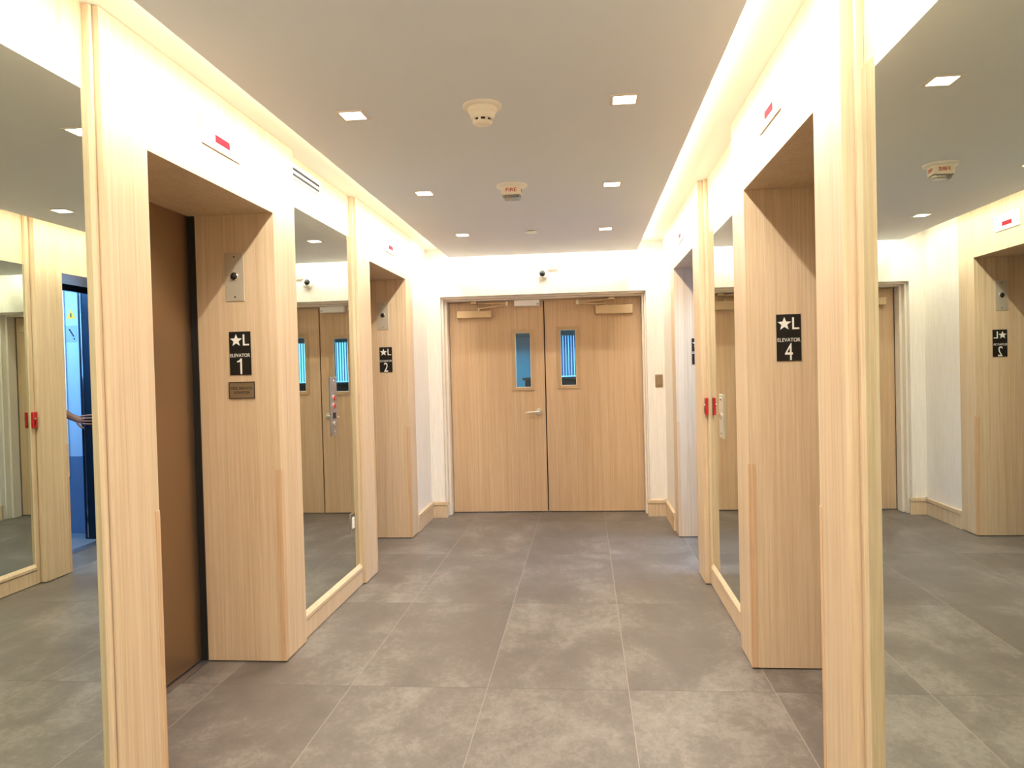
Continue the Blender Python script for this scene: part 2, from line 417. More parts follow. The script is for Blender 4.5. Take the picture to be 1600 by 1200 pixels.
# ------------------------------------------------------------------ lift portals
def elevator(sgn, face, proud, en, ef, pn, pf, label, opened=False):
    X = lambda d: sgn*(face+d)       # depth d into the wall
    t = thing('elevator_entrance', label, 'elevator', (X(.2), (en+ef)/2, 0), 'elevator entrances')
    zb = .006
    mb = MB()
    mb.box(X(0), X(proud), pn, en, zb, ZT-.002).box(X(0), X(proud), ef, pf, zb, ZT-.002).box(X(0), X(proud), en, ef, ZH, ZT-.002)
    build('portal_panel', mb, M['wood'], t)
    for (a, b) in ((en-.026, en), (ef, ef+.026)):
        build('jamb', MB().box(X(proud), X(DEP), a, b, zb, ZH+.026), M['wood'], t)
    build('header_soffit', MB().box(X(proud), X(DEP if opened else DEP+.03), en, ef, ZH, ZH+.026), M['wood'], t)
    dp = DEP
    # threshold
    build('sill', MB().box(X(dp-.004), X(dp+.09), en-.02, ef+.02, .001, .006), M['steel'], t)
    build('door_frame_gap', MB().box(X(dp+.001), X(dp+.03), ef-.007, ef+.03, .008, ZH+.03).box(X(dp+.001), X(dp+.03), en-.03, en+.012, .008, ZH+.03)
          .box(X(dp+.0305), X(dp+.0315), en, ef, ZH+.001, ZH+.03), M['dark'] if not opened else M['blue_dark'], t)  # on closed lifts the dark return paints the shadow gap beside the doors
    if not opened:
        ym = (en+ef)/2
        p1 = build('door_panel', MB().box(X(dp+.032), X(dp+.06), en-.05, ym-.0015, .012, ZH+.02), M['bronze_door'], t)
        p2 = build('door_panel', MB().box(X(dp+.032), X(dp+.06), ym+.0015, ef+.05, .012, ZH+.02), M['bronze_door'], t)
        w = left if sgn < 0 else right
        fr = w(X(dp+.032), ef-.385, 1.985)
        build('keyhole', MB(fr).lathe([(.007, 0), (.007, .0015), (.004, .002)], seg=16), M['dark'], p2)
        build('shaft_back', MB().box(X(dp+.065), X(dp+.075), en-.06, ef+.06, 0, ZH+.04), M['dark'], t)
    else:
        p = build('door_panel', MB().box(X(dp+.035), X(dp+.063), ef-.004, ef+.56, .012, ZH+.02), M['bronze_door'], t)
        p = build('door_panel', MB().box(X(dp+.068), X(dp+.09), ef-.012, ef+.58, .012, ZH+.02), M['bronze_door'], t)
    for y, s in ((en, -1), (ef, 1)):
        g = MB().box(X(-.002), X(.026), y, y-s*.002, .007, .924).box(X(-.002), X(0), y, y+s*.022, .007, .924)
        build('corner_guard', g, M['guard'], t)['label'] = 'darker oak corner guard strip'
    return t
elevator(-1, A, .047, *E1, *P1, 'oak elevator portal nearest on the left, with sign 1 on its jamb')
elevator(-1, A, .047, *E2, *P2, 'oak elevator portal at the far left, with sign 2 on its jamb')
elevator(1, B, .060, *E4, *P4, 'oak elevator portal nearest on the right, with sign 4 on its jamb')
elevator(1, B, .060, *E3, *P3, 'open elevator portal at the far right, lit bluish from its car', True)

# ------------------------------------------------------------------ mirrors between the portals
def mirror(sgn, glass, trimf, w, g, y0, y1, ZM, label, group='tall wall mirrors between the elevators'):
    """y1 is the far end (next portal), y0 the near end"""
    X = lambda x: sgn*x
    t = thing('wall_mirror', label, 'mirror', (X(glass), (y0+y1)/2, .10), group)
    ZB = .138
    build('glass', MB().box(X(glass), X(glass+.006), y0+g+w-.006, y1-g-w+.006, ZB, ZM), M['mirror'], t)
    for (a, b) in ((y1-g-w, y1-g), (y0+g, y0+g+w)):
        build('side_trim', MB().box(X(trimf), X(glass+.009), a, b, .006, ZT-.003), M['wood'], t, bevel=.002)
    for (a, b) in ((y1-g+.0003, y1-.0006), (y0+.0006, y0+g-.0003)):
        build('shadow_gap_strip', MB().box(X(trimf+.005), X(glass+.009), a, b, .006, ZT-.003), M['dark'], t)['label'] = 'dark strip painting the shade in the trim gap'  # dark fill paints the shade of the gap between trim and portal
    # sloped bottom ledge
    rail = MB(Fr((0, y0+g+w, 0), (X(1), 0, 0), (0, 0, 1)))
    L = y1-y0-2*g-2*w
    pr = [(glass+.009, .100), (trimf-.002, .100), (trimf-.002, .118), (glass-.001, .139), (glass+.009, .139)]
    n = len(pr)
    vs = [(X(x), y0+g+w, z) for x, z in pr] + [(X(x), y1-g-w, z) for x, z in pr]
    build('bottom_rail', MB().add(vs, [tuple(range(n)), tuple(range(2*n-1, n-1, -1))] + [(i, (i+1) % n, n+(i+1) % n, n+i) for i in range(n)]), M['wood'], t)
    build('groove_shade', MB().box(X(trimf+.006), X(glass+.009), y0+g+w, y1-g-w, .0945, .0995), M['dark'], t)  # dark strip paints the shade in the slot below the ledge
    return t
NEAR0 = -.7
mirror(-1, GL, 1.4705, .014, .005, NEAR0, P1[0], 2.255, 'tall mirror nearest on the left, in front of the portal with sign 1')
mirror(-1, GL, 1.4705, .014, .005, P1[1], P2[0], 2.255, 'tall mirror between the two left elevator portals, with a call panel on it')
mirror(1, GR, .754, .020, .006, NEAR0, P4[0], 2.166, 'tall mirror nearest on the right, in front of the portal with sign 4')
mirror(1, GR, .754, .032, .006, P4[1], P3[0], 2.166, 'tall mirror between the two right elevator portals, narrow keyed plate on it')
for nm, sgn, tr, gl, a, b in (('baseboard_left_near', -1, 1.4705, GL, NEAR0, P1[0]), ('baseboard_left_middle', -1, 1.4705, GL, P1[1], P2[0]),
                              ('baseboard_right_near', 1, .754, GR, NEAR0, P4[0]), ('baseboard_right_middle', 1, .754, GR, P4[1], P3[0])):
    struct(nm, MB().box(sgn*(tr+.001), sgn*(gl+.0085), a+.02, b-.02, .004, .094), M['wood'], bevel=.002)

# ------------------------------------------------------------------ signs on the jambs
def star_pts(cx, cy, r, q=.42):
    return [(cx+math.sin(math.pi*k/5)*(r if k % 2 == 0 else r*q), cy+math.cos(math.pi*k/5)*(r if k % 2 == 0 else r*q)) for k in range(10)]
def elev_sign(x, y, num, label):
    w, hgt = .106, .207
    fr = front(x, y-.003, 1.381)
    t = thing('elevator_sign', label, 'sign', (x, y, 1.381), 'black elevator number signs')
    build('plate', MB(fr).box(-w/2, w/2, 0, hgt, -.003, 0), M['black'], t)
    build('star', MB(fr).prism(star_pts(-.0185, hgt*.795, .031), 0, .0012), M['letter'], t)
    text_part('letter', 'L', fr, .0305, hgt*.805, .053, .030, .0012, M['letter'], t, .004)
    text_part('word', 'ELEVATOR', fr, 0, hgt*.452, .0165, .098, .0012, M['letter'], t)
    if num == '1':
        c, b_, w_ = -.001, hgt*.20-.0375, .0085
        build('number', MB(fr).prism([(c, b_), (c+w_, b_), (c+w_, b_+.075), (c+.001, b_+.075), (c-.004, b_+.066), (c-.015, b_+.0625), (c-.015, b_+.056), (c, b_+.059)], 0, .0012), M['letter'], t)
    else:
        text_part('number', num, fr, -.001, hgt*.20, .075, .034, .0012, M['letter'], t, 0)
elev_sign(-1.635, E1[1], '1', 'black sign with star, L and number 1')
elev_sign(-1.635, E2[1], '2', 'black sign with star, L and number 2')
elev_sign(.904, E4[1], '4', 'black sign with star, L and number 4')
elev_sign(.904, E3[1], '3', 'black sign on the open elevator jamb, mostly hidden behind the far right portal')
fr = front(-1.632, E1[1]-.004, 1.268)
t = thing('fire_service_plaque', 'bronze plaque reading fire service elevator, under the number 1 sign', 'sign', (-1.632, E1[1], 1.268))
build('plate', MB(fr).box(-.0645, .0645, 0, .080, -.004, 0), M['brass'], t, bevel=.001)
build('border', MB(fr).box(-.0645, .0645, 0, .004, 0, .001).box(-.0645, .0645, .076, .080, 0, .001).box(-.0645, -.0605, .004, .076, 0, .001).box(.0605, .0645, .004, .076, 0, .001), M['brown'], t)
text_part('lettering', 'FIRE SERVICE', fr, 0, .050, .013, .104, .0008, M['brown'], t, .01)
text_part('lettering', 'ELEVATOR', fr, 0, .029, .013, .078, .0008, M['brown'], t, .01)

def lantern(x, y, label):
    fr = front(x, y-.004, 1.733)
    t = thing('hall_lantern', label, 'elevator lantern', (x, y, 1.733), 'satin metal lantern plates on the left jambs')
    build('plate', MB(fr).box(-.0465, .0465, 0, .232, -.004, 0), M['satin'], t, bevel=.0015)
    build('bezel', MB(fr).lathe([(.0195, 0), (.0195, .004), (.016, .006), (.014, .004)], (0, .118)), M['chrome'], t, smooth=True)
    build('lamp_lens', MB(fr).lathe([(.0145, 0), (.0145, .004), (.011, .010), (.005, .0125), (.0008, .013)], (0, .118)), M['dark'], t, smooth=True)
    for v in (.020, .211): build('screw', MB(fr).lathe([(.0042, 0), (.0036, .0015), (.0005, .002)], (0, v), 12), M['dark'], t, smooth=True)
lantern(-1.651, E1[1], 'satin plate with round lamp above the number 1 sign')
lantern(-1.651, E2[1], 'satin plate with round lamp above the number 2 sign')

def indicator(fr, loc, label):
    t = thing('position_indicator', label, 'position display', loc, 'floor indicators above the elevator openings')
    build('plate', MB(fr).box(-.16, .16, 0, .114, 0, .007), M['plate'], t, bevel=.0012)
    build('display', MB(fr).box(-.060, .062, .030, .060, .007, .0082), M['redled'], t)['label'] = 'lit red display window'
    for u in (-.148, .148): build('screw', MB(fr).lathe([(.004, .007), (.003, .0085), (.0005, .009)], (u, .057), 12), M['satin'], t)
indicator(left(-A, 2.965, 2.282), (-A, 2.965, 2.282), 'white indicator plate with red display above the nearest left elevator')
indicator(left(-A, 5.645, 2.279), (-A, 5.645, 2.279), 'white indicator plate with red display above the far left elevator')
indicator(right(B, 2.957, 2.282), (B, 2.957, 2.282), 'white indicator plate with red display above the nearest right elevator')
indicator(right(B, 5.64, 2.279), (B, 5.64, 2.279), 'white indicator plate with red display above the far right open elevator')

# ------------------------------------------------------------------ plates on the mirrors
fr = left(-GL, 4.339, 1.012)
t = thing('call_panel', 'chrome elevator call panel with red buttons on the left mirror', 'elevator call panel', (-GL, 4.339, 1.012))
build('face_plate', MB(fr).box(-.055, .055, 0, .345, 0, .006), M['steel'], t, bevel=.002)
for v in (.222, .174): 
    bt = build('call_button', MB(fr).lathe([(.019, .006), (.019, .010), (.015, .011)], (0, v)), M['chrome'], t, smooth=True)
    build('button_face', MB(fr).lathe([(.0145, .009), (.0145, .0125), (.010, .0135)], (0, v)), M['red'], bt, smooth=True)
build('position_window', MB(fr).box(-.024, .024, .101, .135, .006, .0075), M['dark'], t)
k = build('key_switch', MB(fr).lathe([(.017, .006), (.017, .010), (.009, .013)], (0, .069)), M['chrome'], t, smooth=True)
build('key_slot', MB(fr).box(-.0015, .0015, .062, .076, .013, .0136), M['dark'], k)
for v in (.022, .325): build('screw', MB(fr).lathe([(.006, .006), (.005, .008), (.0008, .009)], (0, v), 14), M['chrome'], t, smooth=True)

fr = left(-GL, 4.638, .372)
t = thing('outlet_plate', 'small chrome outlet plate low on the left mirror', 'outlet', (-GL, 4.638, .372))
build('cover', MB(fr).box(-.044, .044, 0, .122, 0, .006), M['chrome'], t, bevel=.002)
s = build('socket', MB(fr).box(-.018, .018, .026, .096, .006, .009), M['white'], t, bevel=.001); s['label'] = 'white outlet insert'
for v in (.047, .075): build('slot', MB(fr).box(-.007, -.005, v-.004, v+.005, .009, .0093).box(.005, .007, v-.004, v+.005, .009, .0093), M['dark'], s)

fr = right(GR, 4.36, .957)
t = thing('key_plate', 'narrow satin key switch plate on the right mirror', 'key switch', (GR, 4.36, .957))
build('face_plate', MB(fr).box(-.062, .062, 0, .248, 0, .006), M['satin'], t, bevel=.002)
build('key_switch', MB(fr).lathe([(.020, .006), (.020, .011), (.010, .014)], (0, .124)), M['chrome'], t, smooth=True)
for v in (.028, .222): build('screw', MB(fr).lathe([(.009, .006), (.007, .009), (.001, .011)], (0, v), 14), M['chrome'], t, smooth=True)

fr = right(.754, 4.765, 1.062)
t = thing('alarm_box', 'small glossy red box on the trim beside the far right portal', 'alarm box', (.755, 4.764, 1.062))
build('housing', MB(fr).box(-.024, .016, 0, .108, .0005, .019), M['red'], t, bevel=.003)
build('knob', MB(fr).lathe([(.008, .018), (.008, .024), (.004, .027)], (.004, .062)), M['chrome'], t, smooth=True)
build('hammer_bar', MB(fr).box(-.004, .004, .012, .05, .018, .022), M['shoe'], t)

# return-air slot grille over the left mirror
fr = left(-GL-.009, 3.94, 2.402)
t = thing('slot_grille', 'white two slot air grille above the left mirror', 'air grille', (-GL, 3.94, 2.40))
g = MB(fr).box(-.20, .30, 0, .012, 0, .006).box(-.20, .30, .028, .042, 0, .006).box(-.20, .30, .058, .078, 0, .006).box(.285, .30, .012, .058, 0, .006).box(-.20, -.185, .012, .058, 0, .006)
build('frame', g, M['white'], t)
build('slot', MB(fr).box(-.185, .285, .012, .028, .0005, .002), M['dark'], t); build('slot', MB(fr).box(-.185, .285, .042, .058, .0005, .002), M['dark'], t)

# ------------------------------------------------------------------ end wall fittings
fr = front(-.366, YB, 2.252)
t = thing('dome_camera', 'white dome security camera above the double doors', 'security camera', (-.366, YB, 2.25))
build('base', MB(fr).lathe([(.054, 0), (.054, .016), (.050, .024), (.040, .034), (.030, .040)]), M['white'], t, smooth=True)
fr2 = Fr((-.369, YB-.030, 2.256), (1, 0, 0), (0, .35, .937))
build('lens_dome', MB(fr2).lathe([(.030, 0), (.029, .009), (.025, .017), (.017, .024), (.008, .027), (.001, .028)]), M['black'], t, smooth=True)
t = thing('conduit', 'short cream pipe with a fitting just above the security camera', 'conduit', (-.28, YB, 2.31))
build('pipe', MB().tube([(-.36, YB-.03, 2.312), (-.30, YB-.034, 2.314), (-.208, YB-.036, 2.321)], .0095, 10), M['cream'], t, smooth=True)
build('fitting', MB().tube([(-.262, YB-.036, 2.318), (-.232, YB-.036, 2.320)], .0135, 12).box(-.258, -.236, YB-.036, YB, 2.328, 2.340), M['cream'], t, smooth=True)
build('clip', MB().box(-.345, -.333, YB-.035, YB, 2.301, 2.324), M['cream'], t)
fr = front(.672, YB, 1.181)
t = thing('switch_plate', 'bronze wall plate right of the double doors', 'switch', (.672, YB, 1.181))
build('plate', MB(fr).box(-.0345, .0345, 0, .117, 0, .006), M['switch'], t, bevel=.002)
build('rocker', MB(fr).box(-.024, .024, .022, .092, .006, .011), M['switch'], t, bevel=.0015)
for v in (.011, .105): build('screw', MB(fr).lathe([(.003, .006), (.0008, .0075)], (0, v), 10), M['brown'], t)

# ------------------------------------------------------------------ ceiling fittings
def downlight(x, y, label):
    t = thing('downlight', label, 'ceiling light', (x, y, HC), 'square recessed ceiling lights')
    fr = under(x, y, HC)
    o, i = .056, .044
    mb = MB(fr)
    for (a, b, c, d) in ((-o, o, -o, -i), (-o, o, i, o), (-o, -i, -i, i), (i, o, -i, i)): mb.box(a, b, c, d, -.001, .004)
    build('trim_ring', mb, M['frame'], t)
    build('lens', MB(fr).box(-i, i, -i, i, -.0005, .0015), M['lens'], t)['label'] = 'glowing white lens'
    l = bpy.data.lights.new('downlight_lamp', 'AREA'); l.shape = 'SQUARE'; l.size = .08; l.energy = P_DOWN; l.color = (1, .93, .84); l.spread = math.radians(125)
    lo = bpy.data.objects.new('downlight_lamp', l); COL.objects.link(lo); lo.parent = t; lo.location = (0, 0, -.006)
P_DOWN = 11.0
LAB = {(0, 2.985): 'nearest', (0, 4.34): 'middle', (0, 5.715): 'farthest'}
for yi, y in enumerate((2.985, 4.34, 5.715, 1.62, .26, -1.0)):
    for xi, x in enumerate((-.905, .178)):
        side = 'left' if xi == 0 else 'right'
        if yi < 3: lb = 'square recessed ceiling light, %s of the three in the %s row' % (('nearest', 'middle', 'farthest')[yi], side)
        else: lb = 'square recessed ceiling light %s on the %s, seen only in the mirrors' % (('just overhead', 'above the camera', 'behind the camera')[yi-3], side)
        downlight(x, y, lb)

fr = under(-.377, 2.963, HC)
t = thing('smoke_detector', 'cream round smoke detector hanging from the ceiling', 'smoke detector', (-.377, 2.963, HC))
build('base_plate', MB(fr).lathe([(.077, 0), (.077, .007), (.073, .011), (.060, .012)], seg=48), M['cream'], t, smooth=True)
build('body', MB(fr).lathe([(.058, .010), (.057, .024), (.053, .030), (.051, .031), (.047, .046), (.043, .054), (.036, .054)], seg=48), M['cream'], t, smooth=True)
build('vent_core', MB(fr).lathe([(.033, .05), (.033, .066)], seg=32), M['dark'], t, smooth=True)['label'] = 'dark vent slots'
cg = MB(fr)
for k in range(8):
    a = 2*math.pi*k/8+.2
    ca, sa = math.cos(a), math.sin(a)
    cg.prism([(ca*.031-sa*.005, sa*.031+ca*.005), (ca*.031+sa*.005, sa*.031-ca*.005), (ca*.038+sa*.005, sa*.038-ca*.005), (ca*.038-sa*.005, sa*.038+ca*.005)], .053, .066)
build('cage', cg, M['cream'], t)
build('cap', MB(fr).lathe([(.039, .064), (.038, .069), (.033, .074), (.020, .077), (.002, .078)], seg=40), M['cream'], t, smooth=True)

fr = under(-.387, 4.262, HC)
t = thing('fire_strobe', 'ceiling fire alarm strobe with red FIRE lettering', 'fire alarm', (-.387, 4.262, HC))
build('base_plate', MB(fr).lathe([(.088, 0), (.088, .006), (.082, .010)], seg=48), M['white'], t, smooth=True)
build('housing', MB(fr).box(-.055, .055, -.038, .038, .008, .058), M['cream'], t, bevel=.004)
ln = MB(fr)
ln.add([(-.052, -.034, .058), (.052, -.034, .058), (.052, .034, .058), (-.052, .034, .058), (-.040, -.026, .082), (.040, -.026, .082), (.040, .026, .082), (-.040, .026, .082)],
       [(0, 3, 2, 1), (4, 5, 6, 7), (0, 1, 5, 4), (1, 2, 6, 5), (2, 3, 7, 6), (3, 0, 4, 7)])
build('strobe_lens', ln, M['clear'], t, bevel=.003)['label'] = 'clear strobe lens'
build('flash_tube', MB(fr).tube([(-.025, 0, .068), (.025, 0, .068)], .005, 8).box(-.03, -.022, -.01, .01, .058, .075), M['satin'], t)
build('reflector', MB(fr).box(-.04, .04, -.024, .024, .0582, .061), M['chrome'], t)
zc = HC-.032
text_part('lettering', 'FIRE', front(-.387, 4.262-.0382, zc), 0, 0, .020, .060, .0008, M['redtext'], t, .015)
text_part('lettering', 'FIRE', left(-.387+.0552, 4.262, zc), 0, 0, .020, .050, .0008, M['redtext'], t, .015)
text_part('lettering', 'FIRE', right(-.387-.0552, 4.262, zc), 0, 0, .020, .050, .0008, M['redtext'], t, .015)

fr = under(-.377, 5.684, HC)
t = thing('sprinkler_cover', 'flat round sprinkler cover on the ceiling near the end wall', 'sprinkler', (-.377, 5.684, HC))
build('plate', MB(fr).lathe([(.046, .006), (.046, .009), (.040, .012), (.002, .013)], seg=40), M['white'], t, smooth=True)
build('cup', MB(fr).lathe([(.030, -.0005), (.030, .007)], seg=32), M['dark'], t)

# ------------------------------------------------------------------ open lift car (seen in the left mirror)
CX0, CX1, CY0, CY1, CZ = B+DEP+.13, 2.62, 4.62, 6.34, 2.36
t = thing('elevator_car', 'blue lit elevator car behind the open far right portal', 'elevator car', ((CX0+CX1)/2, (CY0+CY1)/2, 0))
build('car_floor', MB().box(CX0-.03, CX1+.02, CY0-.02, CY1+.02, .0005, .006), M['car_floor'], t)
sp = build('side_wall', MB().box(CX0+.12, CX1, CY1, CY1+.03, .70, CZ), M['car_panel'], t)
build('wainscot', MB().box(CX0+.12, CX1, CY1-.004, CY1+.03, .006, .70), M['car_low'], sp)
sn = build('side_wall', MB().box(CX0, CX1, CY0-.03, CY0, .70, CZ), M['car_panel'], t)
build('wainscot', MB().box(CX0, CX1, CY0-.03, CY0+.004, .006, .70), M['car_low'], sn)
sr = build('rear_wall', MB().box(CX1, CX1+.03, CY0-.03, CY1+.03, .70, CZ), M['car_panel'], t)
build('wainscot', MB().box(CX1-.004, CX1+.03, CY0, CY1, .006, .70), M['car_low'], sr)
build('car_ceiling', MB().box(CX0-.03, CX1+.03, CY0-.03, CY1+.03, CZ, CZ+.03), M['white'], t)
build('entrance_column', MB().box(CX0-.005, CX0+.118, E3[1]-.004, CY1+.03, .006, CZ), M['blue_dark'], t, bevel=.003)['label'] = 'dark steel column beside the car door'
build('column_edge', MB().box(CX0+.083, CX0+.094, E3[1]-.009, E3[1]-.003, .02, ZH), M['chrome'], t)
build('entrance_column', MB().box(CX0-.005, CX0+.03, CY0-.03, E3[0]-.004, .006, CZ), M['blue_dark'], t, bevel=.003)
build('transom', MB().box(CX0-.005, CX0+.03, E3[0]-.004, E3[1]-.004, ZH-.03, CZ), M['blue_dark'], t)
build('bright_panel', MB().box(1.64, 1.80, CY1-.012, CY1, .52, CZ-.02), M['white'], t)
build('handrail', MB().tube([(1.95, CY1-.05, .9), (CX1-.05, CY1-.05, .9)], .016, 12).tube([(CX1-.05, CY1-.05, .9), (CX1-.05, CY0+.05, .9)], .016, 12), M['chrome'], t, smooth=True)
build('light_lens', MB().box(1.5, 2.4, 4.9, 6.05, CZ-.012, CZ-.002), M['carlight'], t)
fr = front(1.582, CY1-.0005, 1.93)
w = thing('warning_sticker', 'yellow triangle sticker on the blue car wall', 'sticker', (1.582, CY1, 1.93))
build('triangle', MB(fr).prism([(-.045, 0), (.045, 0), (0, .088)], 0, .001), M['yellow'], w)
build('mark', MB(fr).box(-.006, .006, .012, .05, .001, .0014), M['furn'], w)
fr = front(1.582, CY1-.0005, 1.72)
w = thing('notice_sticker', 'grey sticker with a dark slash below the yellow triangle', 'sticker', (1.582, CY1, 1.72))
build('sheet', MB(fr).box(-.055, .055, 0, .15, 0, .001), M['sticker'], w)
build('slash', MB(fr).prism([(-.03, .05), (-.015, .05), (.03, .12), (.012, .12)], .001, .0014).cyl((-.025, .03), .008, .001, .0014, 12), M['furn'], w)

# ------------------------------------------------------------------ person in the car, right hand on the entrance column
def skin_mesh(name, chains, mat, parent, sub=2, root=0):
    """chains: list of lists of (x,y,z,r); a first item that is an int tuple ('j', i) joins to vertex i"""
    verts, edges, rad = [], [], []
    for ch in chains:
        prev = None
        for p in ch:
            if p[0] == 'j': prev = p[1]; continue
            verts.append(Vector(p[:3])-wloc(parent)); rad.append(p[3] if len(p) == 4 else p[3:])
            i = len(verts)-1
            if prev is not None: edges.append((prev, i))
            prev = i
    me = bpy.data.meshes.new(name); me.from_pydata([tuple(v) for v in verts], edges, [])
    o = bpy.data.objects.new(name, me); COL.objects.link(o)
    sk = o.modifiers.new('skin', 'SKIN'); sk.use_smooth_shade = True
    for i, r in enumerate(rad):
        me.skin_vertices[0].data[i].radius = (r, r) if isinstance(r, (int, float)) else tuple(r)
    me.skin_vertices[0].data[root].use_root = True
    ss = o.modifiers.new('sub', 'SUBSURF'); ss.levels = sub; ss.render_levels = sub
    dg = bpy.context.evaluated_depsgraph_get(); dg.update()
    m2 = bpy.data.meshes.new_from_object(o.evaluated_get(dg)); bpy.data.objects.remove(o)
    m2.name = name; m2.materials.clear(); m2.shade_smooth()
    return link(name, m2, mat, parent)

PX, PY = 1.86, 5.55
per = thing('person', 'person inside the open car, arm out and hand holding the doorway edge', 'person', (PX, PY, .006))
# person faces -x; own right side is +y
HX, HY, HZ = 1.385, 6.075, 1.050        # wrist
chains = [
 [(PX, PY, .92, .115), (PX, PY, 1.05, .105), (PX, PY, 1.20, .115), (PX, PY, 1.33, .105), (PX, PY, 1.42, .06), (PX-.008, PY, 1.49, .050), (PX-.005, PY, 1.56, .052), (PX-.005, PY, 1.60, .045)],
 [('j', 3), (PX-.01, PY+.10, 1.365, .065), (PX-.03, PY+.175, 1.345, .055), (PX-.12, PY+.27, 1.27, .043), (1.585, 5.925, 1.205, .043), (1.52, 5.985, 1.150, .044), (1.45, 6.035, 1.098, .037), (HX+.015, HY-.01, HZ+.012, .030), (HX-.025, HY+.0, HZ-.006, (.018, .034)), (HX-.068, HY+.012, HZ-.012, (.014, .038))],
 [('j', 3), (PX-.01, PY-.10, 1.365, .065), (PX-.01, PY-.175, 1.345, .055), (PX+.0, PY-.215, 1.20, .044), (PX+.01, PY-.23, 1.06, .038), (PX-.03, PY-.235, .93, .034), (PX-.06, PY-.235, .83, .026), (PX-.065, PY-.235, .78, (.018, .034)), (PX-.07, PY-.235, .73, (.014, .034))],
 [('j', 0), (PX, PY+.09, .84, .09), (PX, PY+.10, .66, .075), (PX-.005, PY+.10, .48, .056), (PX+.01, PY+.10, .32, .052), (PX+.015, PY+.10, .10, .036), (PX-.03, PY+.105, .045, .036), (PX-.13, PY+.11, .032, .028)],
 [('j', 0), (PX, PY-.09, .84, .09), (PX, PY-.10, .66, .075), (PX-.005, PY-.10, .48, .056), (PX+.01, PY-.10, .32, .052), (PX+.015, PY-.10, .10, .036), (PX-.03, PY-.105, .045, .036), (PX-.13, PY-.11, .032, .028)],
]
# fingers of the visible right hand: four unequal fingers lying along the column towards the hall, thumb hanging below
kx, ky = HX-.060, HY+.012
FN = []
for dz, ln, r, lift in ((.030, .074, .0088, .010), (.010, .084, .0092, .004), (-.010, .078, .0088, -.002), (-.030, .062, .0078, -.008)):
    z = HZ-.012+dz
    FN.append([(kx+.02, ky-.003, z*1.0, r*1.05), (kx-.012, ky-.006, z+lift*.4, r), (kx-.012-ln*.40, ky-.001, z+lift*.8, r*.95), (kx-.012-ln*.72, ky+.008, z+lift*.9, r*.88), (kx-.012-ln, ky+.015, z+lift*.8, r*.75)])
FN.append([(HX-.018, HY-.004, HZ-.026, .012), (HX-.040, HY-.014, HZ-.052, .0108), (HX-.062, HY-.012, HZ-.072, .0095), (HX-.080, HY-.004, HZ-.086, .0078)])
# left hand, hanging and slightly curled
lx, ly, lz = PX-.07, PY-.235, .735
for dx, ln, r in ((-.026, .070, .0085), (-.009, .080, .009), (.009, .074, .0086), (.025, .058, .0078)):
    FN.append([(lx+dx, ly, lz+.02, r), (lx+dx, ly+.002, lz-.02, r), (lx+dx-.002, ly+.012, lz-.02-ln*.45, r*.95), (lx+dx-.002, ly+.028, lz-.02-ln*.8, r*.82)])
FN.append([(lx-.02, ly+.008, lz+.035, .012), (lx-.045, ly+.014, lz+.005, .0105), (lx-.055, ly+.02, lz-.03, .0085)])
body = skin_mesh('body', chains, M['skin'], per, 2, 0)
# face, ears and fingers joined into the body's own mesh
def join_into(dst, srcs):
    bm = bmesh.new(); bm.from_mesh(dst.data)
    for s in srcs: bm.from_mesh(s.data)
    bm.to_mesh(dst.data); bm.free(); dst.data.shade_smooth()
    for s in srcs: bpy.data.objects.remove(s)
fing = [skin_mesh('finger', [c], M['skin'], per, 2, 0) for c in FN]
HC0 = Vector((PX-.018, PY, 1.612))
def head_pt(th, ph, k=1.0, back=0.0):
    z = math.cos(th); r = math.sin(th)
    x, y = r*math.cos(ph), r*math.sin(ph)
    tz = max(0, -z); jaw = 1-.34*tz**1.6
    fx = .096*(1-.08*tz if x < 0 else 1-.22*tz)
    return HC0 + Vector((x*fx*k*(jaw if x > 0 else 1-.16*tz)+back, y*.075*jaw*k, z*.118*k))
def head_mesh(keep=None, k=1.0, back=0.0, n=24, m=32):
    mb = MB(); vs = [tuple(head_pt(math.pi*i/n, 2*math.pi*j/m, k, back)) for i in range(n+1) for j in range(m)]
    fs = []
    for i in range(n):
        for j in range(m):
            q = (i*m+j, i*m+(j+1) % m, (i+1)*m+(j+1) % m, (i+1)*m+j)
            c = sum((Vector(vs[t_]) for t_ in q), Vector())/4 - HC0
            if keep is None or keep(c): fs.append(q)
    return mb.add(vs, fs)
HXC, HZC = HC0.x, HC0.z
face = head_mesh()
face.tube([(HXC-.088, PY, HZC+.012), (HXC-.100, PY, HZC-.012), (HXC-.110, PY, HZC-.030), (HXC-.092, PY, HZC-.038)], [.006, .009, .013, .008], 10)
for s_ in (-1, 1):
    face.tube([(HXC+.010, PY+s_*.072, HZC+.016), (HXC+.014, PY+s_*.082, HZC+.002), (HXC+.006, PY+s_*.074, HZC-.034)], [.007, .013, .006], 8)
fo = build('face', face, None, per, smooth=True)
join_into(body, fing+[fo])
